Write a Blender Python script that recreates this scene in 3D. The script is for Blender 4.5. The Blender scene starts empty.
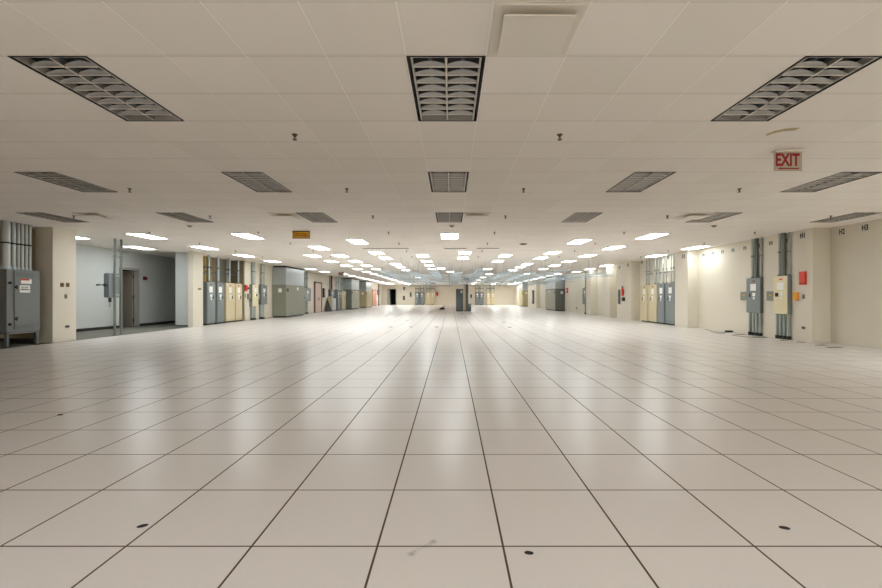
import bpy, bmesh, math, random
from mathutils import Vector, Matrix
random.seed(7)
S = bpy.context.scene
COL = S.collection
T = 0.61            # 2 ft module of floor and ceiling
HC = 3.05           # ceiling height
EYE = 1.21
PI = math.pi

# ---------------------------------------------------------------- camera
cam = bpy.data.cameras.new('camera')
co = bpy.data.objects.new('camera', cam)
COL.objects.link(co)
co.location = (0, 0, EYE)
co.rotation_euler = (PI/2, 0, 0)
cam.sensor_width = 36
cam.lens = 431/882*36
cam.shift_x = -10/882
cam.shift_y = 3/882
cam.clip_start = 0.05
cam.clip_end = 300
S.camera = co

# ---------------------------------------------------------------- world, exposure
w = bpy.data.worlds.new('world'); S.world = w
w.use_nodes = True
w.node_tree.nodes['Background'].inputs[0].default_value = (0.6, 0.62, 0.65, 1)
w.node_tree.nodes['Background'].inputs[1].default_value = 0.02
S.view_settings.view_transform = 'Standard'
S.view_settings.look = 'None'
S.view_settings.gamma = 1
S.view_settings.exposure = 0.60
S.view_settings.use_curve_mapping = False
S.cycles.max_bounces = 16
S.cycles.diffuse_bounces = 12
S.cycles.glossy_bounces = 6
LAMP = 9.5          # radiance of a lit lens

# ---------------------------------------------------------------- materials
def lin(c):
    return tuple(((v/255)/12.92 if v/255 <= .04045 else ((v/255+.055)/1.055)**2.4) for v in c)
def mat(name, rgb, rough=.5, metal=0., spec=.5, noise=0.0, nscale=8, bump=0., emit=0., alpha=1.):
    m = bpy.data.materials.new(name); m.use_nodes = True
    nt = m.node_tree; b = nt.nodes['Principled BSDF']
    c = lin(rgb)
    b.inputs['Base Color'].default_value = (*c, 1)
    b.inputs['Roughness'].default_value = rough
    b.inputs['Metallic'].default_value = metal
    b.inputs['Specular IOR Level'].default_value = spec
    if noise or bump:
        tc = nt.nodes.new('ShaderNodeTexCoord'); n = nt.nodes.new('ShaderNodeTexNoise')
        n.inputs['Scale'].default_value = nscale; n.inputs['Detail'].default_value = 6
        nt.links.new(tc.outputs['Object'], n.inputs['Vector'])
        if noise:
            mx = nt.nodes.new('ShaderNodeMix'); mx.data_type = 'RGBA'
            mx.inputs[6].default_value = (*[v*(1-noise) for v in c], 1)
            mx.inputs[7].default_value = (*[min(1, v*(1+noise)) for v in c], 1)
            nt.links.new(n.outputs['Fac'], mx.inputs[0]); nt.links.new(mx.outputs[2], b.inputs['Base Color'])
        if bump:
            bp = nt.nodes.new('ShaderNodeBump'); bp.inputs['Strength'].default_value = bump
            bp.inputs['Distance'].default_value = .01
            nt.links.new(n.outputs['Fac'], bp.inputs['Height']); nt.links.new(bp.outputs[0], b.inputs['Normal'])
    if emit:
        b.inputs['Emission Color'].default_value = (.90, .955, .965, 1)
        b.inputs['Emission Strength'].default_value = emit
    return m
M = {}
M['wall'] = mat('cream wall paint', (213, 206, 190), .6, noise=.03, nscale=.7)
M['wall_white'] = mat('white wall paint', (196, 199, 197), .6, noise=.02, nscale=.7)
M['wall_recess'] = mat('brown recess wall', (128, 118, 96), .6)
M['wall_tan'] = mat('tan wall paint', (190, 176, 148), .6, noise=.03)
M['lens'] = mat('lit lens', (255, 255, 255), .4, emit=LAMP)
for nm_, k_ in (('lens_side', 2.8), ('lens_near', 1.36), ('lens_front', 1.45), ('lens_second', 1.15), ('lens_far', .70), ('lens_end', 3.0)): M[nm_] = mat('lit '+nm_.replace('_', ' '), (255, 255, 255), .4, emit=LAMP*k_)
M['frame_white'] = mat('white enamel', (222, 216, 204), .4)
M['tbar_black'] = mat('black reveal', (14, 13, 12), .6)
M['louver'] = mat('satin aluminium louver', (196, 192, 184), .38, metal=.45)
M['blade'] = mat('louver blade', (150, 148, 144), .35, metal=.6)  # darker than the edges: dark reflections put into the metal colour
M['cavity'] = mat('shaded fixture housing', (34, 34, 36), .6)  # near-black colour stands in for the shaded inside of the fixture
M['gray'] = mat('grey panel paint', (124, 132, 132), .42, noise=.03, nscale=3)
M['gray_dk'] = mat('dark grey panel paint', (96, 102, 104), .42)
M['gray_cab'] = mat('grey cabinet paint', (116, 119, 118), .42, noise=.03, nscale=3)
M['tan'] = mat('tan panel paint', (206, 193, 158), .42, noise=.02, nscale=3)
M['cream'] = mat('cream panel paint', (224, 213, 176), .42)
M['crac'] = mat('olive grey unit paint', (134, 136, 122), .45, noise=.03, nscale=3)
M['crac_shade'] = mat('shaded olive unit paint', (104, 107, 98), .45, noise=.03, nscale=3)  # shade of the camera-facing side put into the colour
M['crac_lit'] = mat('lit olive unit paint', (158, 158, 140), .45, noise=.03, nscale=3)  # same paint, with the brighter light on the aisle side put into the colour
M['crac_tan'] = mat('tan unit paint', (172, 162, 128), .45, noise=.03, nscale=3)
M['plenum'] = mat('galvanised plenum sheet', (176, 184, 186), .35, metal=.55, noise=.05, nscale=2)
M['galv'] = mat('galvanised steel', (176, 180, 178), .35, metal=.8, noise=.08, nscale=20)
M['conduit'] = mat('grey conduit', (160, 166, 160), .45, metal=.15, noise=.05, nscale=10)
M['conduit_dk'] = mat('dark conduit', (112, 116, 110), .45, metal=.15)
M['black'] = mat('black plastic', (18, 18, 18), .4)
M['hole'] = mat('dark rubber', (16, 13, 10), .8)  # near-black; also stands in for the dark of open holes
M['white'] = mat('white label', (235, 235, 230), .6)
M['red'] = mat('red enamel', (214, 54, 26), .4)
M['redtxt'] = mat('red letters', (150, 8, 20), .5)
M['darkred'] = mat('dark red plastic', (120, 20, 20), .4)
M['orange'] = mat('orange box', (236, 160, 30), .45)
M['yellow'] = mat('yellow sign', (222, 160, 20), .5)
M['brown'] = mat('brown print', (110, 70, 16), .6)
M['yellowpipe'] = mat('yellow pipe', (190, 160, 70), .5)
M['steel_plate'] = mat('steel plate', (128, 122, 110), .4, metal=.5)
M['plate_ivory'] = mat('ivory plate', (190, 178, 152), .5)
M['door_pink'] = mat('beige door paint', (206, 184, 172), .5)
M['door_frame'] = mat('brown door frame', (120, 96, 84), .5)
M['door_gray'] = mat('taupe door paint', (150, 140, 128), .5)
M['frame_gray'] = mat('grey door frame', (158, 156, 148), .5)
M['base'] = mat('dark rubber base', (42, 38, 34), .6)
M['carpet'] = mat('grey carpet', (104, 102, 94), .95, noise=.12, nscale=40, bump=.2)
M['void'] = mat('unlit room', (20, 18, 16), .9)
M['brass'] = mat('dull brass', (90, 76, 58), .45, metal=.6)
M['slot'] = mat('slot grille', (150, 146, 138), .5)
M['acrylic'] = mat('clear sign panel', (182, 170, 152), .3)
M['stain'] = mat('olive stain', (176, 162, 124), .8)
M['wire'] = mat('zinc wire', (178, 190, 196), .35, metal=.3)
M['blue'] = mat('blue tag', (40, 90, 160), .5)
M['redpanel'] = mat('red brown panel', (176, 120, 104), .5)

def mk(nt, typ, **k):
    n = nt.nodes.new(typ)
    for a, v in k.items(): setattr(n, a, v)
    return n
def mathn(nt, op, a, b=None, c=None):
    n = mk(nt, 'ShaderNodeMath', operation=op)
    for i, v in enumerate((a, b, c)):
        if v is None: continue
        if isinstance(v, (int, float)): n.inputs[i].default_value = v
        else: nt.links.new(v, n.inputs[i])
    return n.outputs[0]
def grid(nt, ox, oy, hw_x, hw_y, soft):
    """tile grid on object x,y. returns line masks (across x, across y) and per-tile random"""
    tc = mk(nt, 'ShaderNodeTexCoord'); sp = mk(nt, 'ShaderNodeSeparateXYZ')
    nt.links.new(tc.outputs['Object'], sp.inputs[0])
    out = []; fl = []
    for ax, o, hw in ((0, ox, hw_x), (1, oy, hw_y)):
        u = mathn(nt, 'SUBTRACT', mathn(nt, 'DIVIDE', sp.outputs[ax], T), o)
        fl.append(mathn(nt, 'FLOOR', u))
        d = mathn(nt, 'PINGPONG', u, .5)              # 0 on a line
        mr = mk(nt, 'ShaderNodeMapRange'); mr.clamp = True
        nt.links.new(d, mr.inputs[0])
        mr.inputs[1].default_value = hw; mr.inputs[2].default_value = hw+soft
        mr.inputs[3].default_value = 1; mr.inputs[4].default_value = 0
        out.append(mr.outputs[0])
    cx = mk(nt, 'ShaderNodeCombineXYZ')
    nt.links.new(fl[0], cx.inputs[0]); nt.links.new(fl[1], cx.inputs[1])
    wn = mk(nt, 'ShaderNodeTexWhiteNoise', noise_dimensions='2D')
    nt.links.new(cx.outputs[0], wn.inputs['Vector'])
    return tc, out[0], out[1], wn.outputs['Value']
def mix(nt, f, a, b, blend='MIX'):
    m = mk(nt, 'ShaderNodeMix', data_type='RGBA', blend_type=blend)
    for i, v in ((0, f), (6, a), (7, b)):
        if isinstance(v, (int, float)): m.inputs[i].default_value = v
        elif isinstance(v, tuple): m.inputs[i].default_value = (*v, 1)
        else: nt.links.new(v, m.inputs[i])
    return m.outputs[2]

FX, FY = -.586, 3.43     # grid phases, tiles
CX, CY = -.562, 5.39
def floor_mat():
    m = bpy.data.materials.new('laminate floor tile'); m.use_nodes = True; nt = m.node_tree
    b = nt.nodes['Principled BSDF']
    tc, lx, ly, rnd = grid(nt, FX, FY, .0078, .0070, .002)
    line = mathn(nt, 'MAXIMUM', lx, ly)
    nz = mk(nt, 'ShaderNodeTexNoise'); nz.inputs['Scale'].default_value = 1.0; nz.inputs['Detail'].default_value = 2
    nt.links.new(tc.outputs['Object'], nz.inputs['Vector'])
    base = mix(nt, rnd, lin((209, 203, 199)), lin((211, 205, 201)))
    base = mix(nt, mathn(nt, 'MULTIPLY', nz.outputs['Fac'], .18), base, lin((206, 194, 180)))
    # grey scuff mark near the camera: two blobs joined by a streak
    def blob(p, r, k):
        d = mk(nt, 'ShaderNodeVectorMath', operation='DISTANCE'); nt.links.new(tc.outputs['Object'], d.inputs[0])
        d.inputs[1].default_value = (p[0], p[1], 0)
        mr = mk(nt, 'ShaderNodeMapRange', interpolation_type='SMOOTHSTEP'); nt.links.new(d.outputs['Value'], mr.inputs[0])
        mr.inputs[1].default_value = 0; mr.inputs[2].default_value = r; mr.inputs[3].default_value = k; mr.inputs[4].default_value = 0
        return mr.outputs[0]
    pts = [(-.186, 2.030, .030, .55), (-.172, 2.05, .022, .35), (-.155, 2.07, .018, .25), (-.135, 2.085, .018, .25),
           (-.118, 2.10, .020, .3), (-.100, 2.115, .024, .4), (-.088, 2.132, .028, .55)]
    acc = None
    for p in pts:
        o = blob(p[:2], p[2], p[3]); acc = o if acc is None else mathn(nt, 'MAXIMUM', acc, o)
    base = mix(nt, acc, base, lin((110, 104, 100)))
    col = mix(nt, line, base, lin((72, 50, 36)))
    nt.links.new(col, b.inputs['Base Color'])
    rg = mathn(nt, 'MULTIPLY_ADD', rnd, .0, .29)
    rg = mathn(nt, 'MULTIPLY_ADD', line, .5, rg)
    nt.links.new(rg, b.inputs['Roughness'])
    b.inputs['Specular IOR Level'].default_value = .5
    return m
def ceil_mat():
    m = bpy.data.materials.new('acoustic ceiling tile'); m.use_nodes = True; nt = m.node_tree
    b = nt.nodes['Principled BSDF']
    tc, lx, ly, rnd = grid(nt, CX, CY, .014, .014, .002)
    tc2, ex, ey, r2 = grid(nt, CX, CY, .020, .022, .004)
    nf = mk(nt, 'ShaderNodeTexNoise'); nf.inputs['Scale'].default_value = 60; nf.inputs['Detail'].default_value = 6
    nt.links.new(tc.outputs['Object'], nf.inputs['Vector'])
    nz = mk(nt, 'ShaderNodeTexNoise'); nz.inputs['Scale'].default_value = 1.1
    nt.links.new(tc.outputs['Object'], nz.inputs['Vector'])
    base = mix(nt, rnd, lin((232, 227, 219)), lin((238, 233, 226)))
    base = mix(nt, mathn(nt, 'MULTIPLY', nf.outputs['Fac'], .12), base, lin((205, 198, 188)))
    base = mix(nt, mathn(nt, 'MULTIPLY', nz.outputs['Fac'], .10), base, lin((214, 204, 192)))
    col = mix(nt, mathn(nt, 'MAXIMUM', mathn(nt, 'MULTIPLY', ex, .14), mathn(nt, 'MULTIPLY', ey, .30)), base, lin((120, 108, 94)))   # shade along the tile edges, painted in
    col = mix(nt, lx, col, lin((241, 237, 229)))
    col = mix(nt, ly, col, lin((226, 220, 210)))
    nt.links.new(col, b.inputs['Base Color']); b.inputs['Roughness'].default_value = .85
    b.inputs['Specular IOR Level'].default_value = .25
    return m
M['floor'] = floor_mat(); M['ceiling'] = ceil_mat()

# ---------------------------------------------------------------- mesh helpers
class MB:
    def __init__(s): s.v = []; s.f = []
    def add(s, v, f):
        n = len(s.v); s.v += [tuple(p) for p in v]; s.f += [[i+n for i in q] for q in f]; return s
    def box(s, a, b, bev=0.):
        x0, x1 = sorted((a[0], b[0])); y0, y1 = sorted((a[1], b[1])); z0, z1 = sorted((a[2], b[2]))
        if bev:
            bm = bmesh.new(); bmesh.ops.create_cube(bm, size=1)
            for v in bm.verts:
                v.co = Vector(((x0+x1)/2+v.co.x*(x1-x0), (y0+y1)/2+v.co.y*(y1-y0), (z0+z1)/2+v.co.z*(z1-z0)))
            bmesh.ops.bevel(bm, geom=bm.edges[:], offset=bev, segments=2, affect='EDGES', profile=.7)
            bm.verts.index_update()
            s.add([v.co[:] for v in bm.verts], [[v.index for v in f.verts] for f in bm.faces]); bm.free(); return s
        v = [(x, y, z) for x in (x0, x1) for y in (y0, y1) for z in (z0, z1)]
        return s.add(v, [(0, 1, 3, 2), (4, 6, 7, 5), (0, 4, 5, 1), (2, 3, 7, 6), (0, 2, 6, 4), (1, 5, 7, 3)])
    def tube(s, p, q, r, n=10, r2=None):
        p, q = Vector(p), Vector(q); d = (q-p).normalized(); r2 = r if r2 is None else r2
        a = d.orthogonal().normalized(); b = d.cross(a)
        v = []
        for c, rr in ((p, r), (q, r2)):
            for i in range(n):
                t = 2*PI*i/n; v.append(c+a*math.cos(t)*rr+b*math.sin(t)*rr)
        f = [(i, (i+1) % n, n+(i+1) % n, n+i) for i in range(n)]
        f += [list(range(n))[::-1], [n+i for i in range(n)]]
        return s.add(v, f)
    def path(s, pts, r, n=6):
        for i in range(len(pts)-1): s.tube(pts[i], pts[i+1], r, n)
        return s
    def quad(s, pts): return s.add(pts, [range(len(pts))])
    def torus(s, c, R, r, axis='z', n=20, k=8, sq=1.):
        v = []
        for i in range(n):
            t = 2*PI*i/n
            for j in range(k):
                u = 2*PI*j/k; a = (R+r*math.cos(u)); x = a*math.cos(t); y = a*math.sin(t)*sq; z = r*math.sin(u)
                p = (x, y, z) if axis == 'z' else ((x, z, y) if axis == 'y' else (z, x, y))
                v.append((c[0]+p[0], c[1]+p[1], c[2]+p[2]))
        f = [(i*k+j, ((i+1) % n)*k+j, ((i+1) % n)*k+(j+1) % k, i*k+(j+1) % k) for i in range(n) for j in range(k)]
        return s.add(v, f)
    def obj(s, name, m, parent=None, smooth=False):
        me = bpy.data.meshes.new(name); me.from_pydata(s.v, [], s.f); me.update()
        bm = bmesh.new(); bm.from_mesh(me); bmesh.ops.recalc_face_normals(bm, faces=bm.faces[:]); bm.to_mesh(me); bm.free()
        me.materials.append(M[m] if isinstance(m, str) else m)
        if smooth:
            for p in me.polygons: p.use_smooth = True
            me.set_sharp_from_angle(angle=math.radians(40))
        o = bpy.data.objects.new(name, me); COL.objects.link(o)
        if parent: o.parent = parent
        return o
def thing(name, label, cat, loc=(0, 0, 0), group=None):
    o = bpy.data.objects.new(name, None); COL.objects.link(o); o.location = loc
    o.empty_display_size = .1
    o['label'] = label; o['category'] = cat
    if group: o['group'] = group
    return o
def tag(o, label, cat, group=None):
    o['label'] = label; o['category'] = cat
    if group: o['group'] = group
    return o
def struct(o): o['kind'] = 'structure'; return o
def dup(root, loc, label, group=None):
    r = root.copy(); COL.objects.link(r); r.location = loc; r['label'] = label
    if group: r['group'] = group
    for ch in list(root.children):
        c = ch.copy(); COL.objects.link(c); c.parent = r
        for g in ch.children:
            d = g.copy(); COL.objects.link(d); d.parent = c
    return r
def letters(name, txt, size, m, parent, loc, face, width=None, depth=.002):
    """face: 'cam' (normal -Y), 'L' (normal -X, on the right wall), 'R' (normal +X, on the left wall). loc is the text centre"""
    cu = bpy.data.curves.new('letters', 'FONT'); cu.body = txt; cu.size = size; cu.extrude = depth/2
    cu.align_x = 'CENTER'; cu.align_y = 'CENTER'; cu.space_line = .85; cu.offset = size*.03
    t = bpy.data.objects.new('letters', cu); COL.objects.link(t)
    dg = bpy.context.evaluated_depsgraph_get(); me = bpy.data.meshes.new_from_object(t.evaluated_get(dg))
    COL.objects.unlink(t); bpy.data.objects.remove(t)
    xs = [v.co.x for v in me.vertices]; ys = [v.co.y for v in me.vertices]
    cx, cy = (min(xs)+max(xs))/2, (min(ys)+max(ys))/2
    k = width/(max(xs)-min(xs)) if width else 1
    R = {'cam': Matrix(((1, 0, 0), (0, 0, -1), (0, 1, 0))), 'L': Matrix(((0, 0, -1), (-1, 0, 0), (0, 1, 0))),
         'R': Matrix(((0, 0, 1), (1, 0, 0), (0, 1, 0)))}[face]
    for v in me.vertices: v.co = R @ Vector(((v.co.x-cx)*k, v.co.y-cy, v.co.z))+Vector(loc)
    me.materials.clear(); me.materials.append(M[m])
    o = bpy.data.objects.new(name, me); COL.objects.link(o)
    if parent: o.parent = parent
    return o
ORD = ['nearest', 'second nearest', 'third nearest', 'fourth nearest', 'fifth nearest', 'sixth nearest', 'seventh nearest',
       'eighth nearest', 'ninth nearest', 'tenth nearest', 'eleventh nearest']

# ================================================================ STRUCTURE
XL, XR, YB, YF = -10.42, 9.70, -14.0, 66.0
def sheet(x0, x1, y0, y1, z0, z1, m, name):
    return struct(MB().box((x0, y0, z0), (x1, y1, z1)).obj(name, m))
sheet(-10.45, 10.4, YB-.2, YF+2.5, -.3, 0, 'floor', 'floor')
sheet(-16.0, -10.45, YB-.2, 22.5, -.3, -.004, 'carpet', 'floor.001')
struct(MB().box((-10.47, YB, -.02), (-10.44, 17.9, .004)).obj('trim_1', 'base'))

# ceiling with holes where the unlit louvered fixtures sit
UNLIT = [(c, r) for r, cs in ((0, (-5, 0, 5)), (5, (-10, -5, 0, 5, 10)), (10, (-15, -10, -5, 0, 5, 10, 15))) for c in cs]
holes = {(c, r+k) for c, r in UNLIT for k in (0, 1)}
cm = MB()
def cx_(i): return (CX+i)*T
def cy_(j): return (CY+j)*T
for j in range(-30, 104):
    run = None
    for i in range(-26, 20):
        if (i, j) in holes:
            if run is not None: cm.box((cx_(run), cy_(j), HC), (cx_(i), cy_(j+1), HC+.02))
            run = None
        elif run is None: run = i
        if i == 19: cm.box((cx_(run), cy_(j), HC), (cx_(i), cy_(j+1), HC+.02))
ce = struct(cm.obj('ceiling', 'ceiling'))
struct(MB().box((-16.5, YB-.5, HC+.4), (11.5, YF+3, HC+.5)).obj('ceiling.001', 'void'))   # the slab above the tiles

def wall(pts, name, m, th=.12, side=1, z0=0., z1=HC):
    """vertical wall following a plan polyline, mitred; thickness goes to the given side"""
    P = [Vector(p) for p in pts]; N = len(P)
    nn = []
    for i in range(N-1):
        d = (P[i+1]-P[i]).normalized(); nn.append(Vector((-d.y, d.x))*side)
    O = []
    for i in range(N):
        if i == 0: O.append(P[i]+nn[0]*th)
        elif i == N-1: O.append(P[i]+nn[-1]*th)
        else:
            m_ = (nn[i-1]+nn[i]); k = m_.dot(nn[i]); O.append(P[i]+m_*(th/max(k, .2)))
    v = []
    for z in (z0, z1): v += [(p.x, p.y, z) for p in P]+[(p.x, p.y, z) for p in O]
    f = []
    for i in range(N-1):
        f += [(i, i+1, 2*N+i+1, 2*N+i), (N+i, N+i+1, 3*N+i+1, 3*N+i), (i, i+1, N+i+1, N+i), (2*N+i, 2*N+i+1, 3*N+i+1, 3*N+i)]
    f += [(0, N, 3*N, 2*N), (N-1, 2*N-1, 4*N-1, 3*N-1)]
    return struct(MB().add(v, f).obj(name, m))
# right side wall with its pilasters
wr = [(10.1, YB), (10.1, 11.46), (9.62, 11.46), (9.68, 16.89), (9.28, 16.89), (9.28, 17.87), (9.72, 17.87), (9.72, 22.2), (9.28, 22.2),
      (9.28, 24.1), (9.7, 24.1), (9.7, 25.2), (9.28, 25.2), (9.28, 25.75), (9.7, 25.75), (9.7, 28.6), (9.28, 28.6), (9.28, 29.6),
      (9.7, 29.6), (9.7, 36.7), (10.2, 36.7), (10.2, 41.2), (9.7, 41.2), (9.7, 47), (9.28, 47), (9.28, 52), (9.7, 52), (9.7, 54.2), (10.1, 54.2),
      (10.1, 58), (9.7, 58), (9.7, YF)]
wall(wr, 'wall_right', 'wall', side=-1)
wall([(-14.6, YB), (-14.6, 11.62), (-10.96, 11.62)], 'wall_left', 'wall_tan', side=1)
struct(MB().box((-10.95, 11.36, 0), (-10.5, 12.07, HC)).obj('wall_left.001', 'wall'))
wall([(-10.95, 12.07), (-13.0, 12.07), (-13.0, 16.95)], 'wall_left.002', 'wall_white', side=1)
wall([(-13.0, 17.85), (-13.0, 21.0), (-11.38, 21.0), (-11.38, 17.8), (-10.56, 17.8)], 'wall_left.003', 'wall_white', side=1)
wall([(-13.0, 16.95), (-13.0, 17.85)], 'wall_left.004', 'wall_white', side=1, z0=2.32)
wall([(-10.62, 17.79), (-10.62, 17.4), (-10.42, 17.4), (-10.42, 18.12), (-10.62, 18.12)], 'wall_left.005', 'wall', th=.04, side=1)
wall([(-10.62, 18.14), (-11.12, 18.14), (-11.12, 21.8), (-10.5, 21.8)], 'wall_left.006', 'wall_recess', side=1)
wall([(-10.5, 21.93), (-10.5, 32.9)], 'wall_left.007', 'wall', side=1)
wall([(-10.5, 32.9), (-10.5, 41.3), (-10.9, 41.3), (-10.9, 45.2), (-10.5, 45.2), (-10.5, YF)], 'wall_left.008', 'wall', side=1)
# far wall with the black doorway
wall([(-10.6, YF), (-9.43, YF)], 'wall_far', 'wall', side=1)
wall([(-8.42, YF), (10.2, YF)], 'wall_far.001', 'wall', side=1)
wall([(-9.43, YF), (-8.42, YF)], 'wall_far.002', 'wall', side=1, z0=2.4)
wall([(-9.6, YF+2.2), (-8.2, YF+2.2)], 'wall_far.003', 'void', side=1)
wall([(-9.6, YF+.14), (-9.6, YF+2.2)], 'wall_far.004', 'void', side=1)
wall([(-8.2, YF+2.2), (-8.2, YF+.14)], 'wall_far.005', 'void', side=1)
wall([(-14.7, YB), (10.2, YB)], 'wall_back', 'wall', side=-1)
# dark closet behind the alcove door
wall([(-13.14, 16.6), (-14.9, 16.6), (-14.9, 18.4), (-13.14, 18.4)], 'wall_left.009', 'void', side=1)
# baseboards where the photograph shows dark ones
struct(MB().box((-14.55, 11.60, 0), (-10.96, 11.625, .10)).obj('baseboard_left', 'base'))
b = MB().box((-12.995, 12.1, 0), (-12.98, 16.88, .10)).box((-12.995, 17.93, 0), (-12.98, 20.99, .10)).box((-11.39, 17.78, 0), (-10.63, 17.795, .05))
struct(b.obj('baseboard_left.001', 'base'))

# door in the alcove, leaf swung away into the dark room
d = struct(MB().box((-13.12, 16.88, 0), (-12.95, 16.96, 2.38)).box((-13.12, 17.84, 0), (-12.95, 17.92, 2.38)).box((-13.12, 16.88, 2.30), (-12.95, 17.92, 2.38)).obj('door_1', 'frame_gray'))
MB().box((-13.98, 17.79, .01), (-13.14, 17.835, 2.29), .004).obj('leaf', 'door_gray', d)
h = MB()
for z in (.25, 1.2, 2.05): h.tube((-13.13, 17.80, z-.07), (-13.13, 17.80, z+.07), .014)
h.obj('hinge', 'black', d)
MB().tube((-13.9, 17.79, 1.02), (-13.9, 17.72, 1.02), .012).tube((-13.9, 17.72, 1.02), (-13.78, 17.72, 1.02), .011).obj('door_handle', 'galv', d)
# pinkish double door in the left wall
d = struct(MB().box((-10.52, 33.0, 0), (-10.40, 33.12, 2.38)).box((-10.52, 34.68, 0), (-10.40, 34.8, 2.38)).box((-10.52, 33.0, 2.28), (-10.40, 34.8, 2.40)).obj('door_2', 'door_frame'))
for y0 in (33.13, 33.91):
    lf = MB().box((-10.49, y0, .01), (-10.445, y0+.76, 2.27), .004).obj('leaf', 'door_pink', d)
    MB().tube((-10.44, y0+(.68 if y0 < 33.5 else .08), .95), (-10.38, y0+(.68 if y0 < 33.5 else .08), 1.15), .012).obj('door_handle', 'black', lf)
# far doorway frame
d = struct(MB().box((-9.75, YF-.04, 0), (-9.40, YF+.1, 2.48)).box((-8.45, YF-.04, 0), (-8.37, YF+.1, 2.48)).box((-9.75, YF-.04, 2.40), (-8.37, YF+.1, 2.48)).obj('door_3', 'frame_gray'))
MB().box((-9.39, YF+.13, .01), (-9.34, YF+1.05, 2.38), .004).obj('leaf', 'door_gray', d)

# ================================================================ CEILING FIXTURES
def louver_light(c, r, label):
    x0, y0 = cx_(c), cy_(r)
    t = thing('louvered_ceiling_light', label, 'ceiling light', (x0, y0, HC), 'unlit louvered ceiling lights')
    W, L, hh = T, 2*T, .10
    g = .030
    fr = MB()   # thin outer flange
    fr.box((.004, .004, -.004), (.014, L-.004, .004)).box((W-.014, .004, -.004), (W-.004, L-.004, .004))
    fr.box((.014, .004, -.004), (W-.014, .014, .004)).box((.014, L-.014, -.004), (W-.014, L-.004, .004))
    fr.obj('flange', 'tbar_black', t)
    hs = MB()
    hs.box((0, 0, hh+.06), (W, L, hh+.065)).box((0, 0, .003), (.004, L, hh+.06)).box((W-.004, 0, .003), (W, L, hh+.06))
    hs.box((.004, 0, .003), (W-.004, .004, hh+.06)).box((.004, L-.004, .003), (W-.004, L, hh+.06))
    hs.obj('housing', 'cavity', t)
    tb = MB()
    for x in (.17, .30, .44): tb.tube((x, .05, hh+.035), (x, L-.05, hh+.035), .016, 12)
    tb.obj('fluorescent_tube', 'gray_dk', t, True)  # tubes coloured dark as part of the painted interior shade
    ed = MB()
    ed.box((g, g*.6, 0), (g+.012, L-g*.6, .06)).box((W-g-.012, g*.6, 0), (W-g, L-g*.6, .06))
    ed.box((g, g*.6, 0), (W-g, g*.6+.01, .06)).box((g, L-g*.6-.01, 0), (W-g, L-g*.6, .06))
    ed.obj('louver_edge', 'louver', t)
    # parabolic blades: wedge section, thicker mid-bay
    bl = MB(); n = 9
    a0, a1 = g+.012, W-g-.012
    xm = W/2
    for k in range(1, n):
        yc = g+(L-2*g)*k/n
        for xa, xb in ((a0, xm), (xm, a1)):
            m_ = 10
            rows = []
            for q in range(m_+1):
                s_ = q/m_; x = xa+(xb-xa)*s_
                dip = math.sin(PI*s_)
                top = .014+.024*dip; wt = .003+.016*(.35+.65*dip); z0 = .0+.0*dip
                prof = [(-.003, z0), (.003, z0), (.003+wt*.25, top*.5), (.003+wt, top), (-.003-wt, top), (-.003-wt*.25, top*.5)]
                rows.append([(x, yc+py, pz) for py, pz in prof])
            v = [p for rr in rows for p in rr]; K = 6
            f = [(i*K+j, i*K+(j+1) % K, (i+1)*K+(j+1) % K, (i+1)*K+j) for i in range(m_) for j in range(K)]
            bl.add(v, f)
    sp = [(-.004, 0), (.004, 0), (.005, .015), (.008, .035), (-.008, .035), (-.005, .015)]
    v = [(xm+px, y, pz) for y in (g, L-g) for px, pz in sp]
    bl.add(v, [(j, (j+1) % 6, 6+(j+1) % 6, 6+j) for j in range(6)])
    bl.obj('louver_blades', 'blade', t, True)
    lp_ = MB()
    for k in range(1, n): lp_.box((a0, g+(L-2*g)*k/n-.006, -.002), (a1, g+(L-2*g)*k/n+.006, .0005))
    lp_.box((xm-.006, g, -.0025), (xm+.006, L-g, .0005)).obj('lip_highlights', 'frame_white', t)  # white strips paint the light caught on the blade edges
    return t
colname = {-15: 'far left', -10: 'second from left', -5: 'left of centre', 0: 'centre', 5: 'right of centre', 10: 'second from right', 15: 'far right'}
proto = None
rown = {0: 'nearest row of three', 5: 'second row of five', 10: 'third row of seven'}
posn = {0: {-5: 'left', 0: 'middle', 5: 'right'}, 5: {-10: 'leftmost', -5: 'second from left', 0: 'middle', 5: 'second from right', 10: 'rightmost'},
        10: {-15: 'leftmost', -10: 'second from left', -5: 'third from left', 0: 'middle', 5: 'third from right', 10: 'second from right', 15: 'rightmost'}}
for c, r in UNLIT:
    lb = 'unlit silver louvered ceiling light, %s one of the %s' % (posn[r][c], rown[r])
    if proto is None: proto = louver_light(c, r, lb)
    else: dup(proto, (cx_(c), cy_(r), HC), lb)

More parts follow.
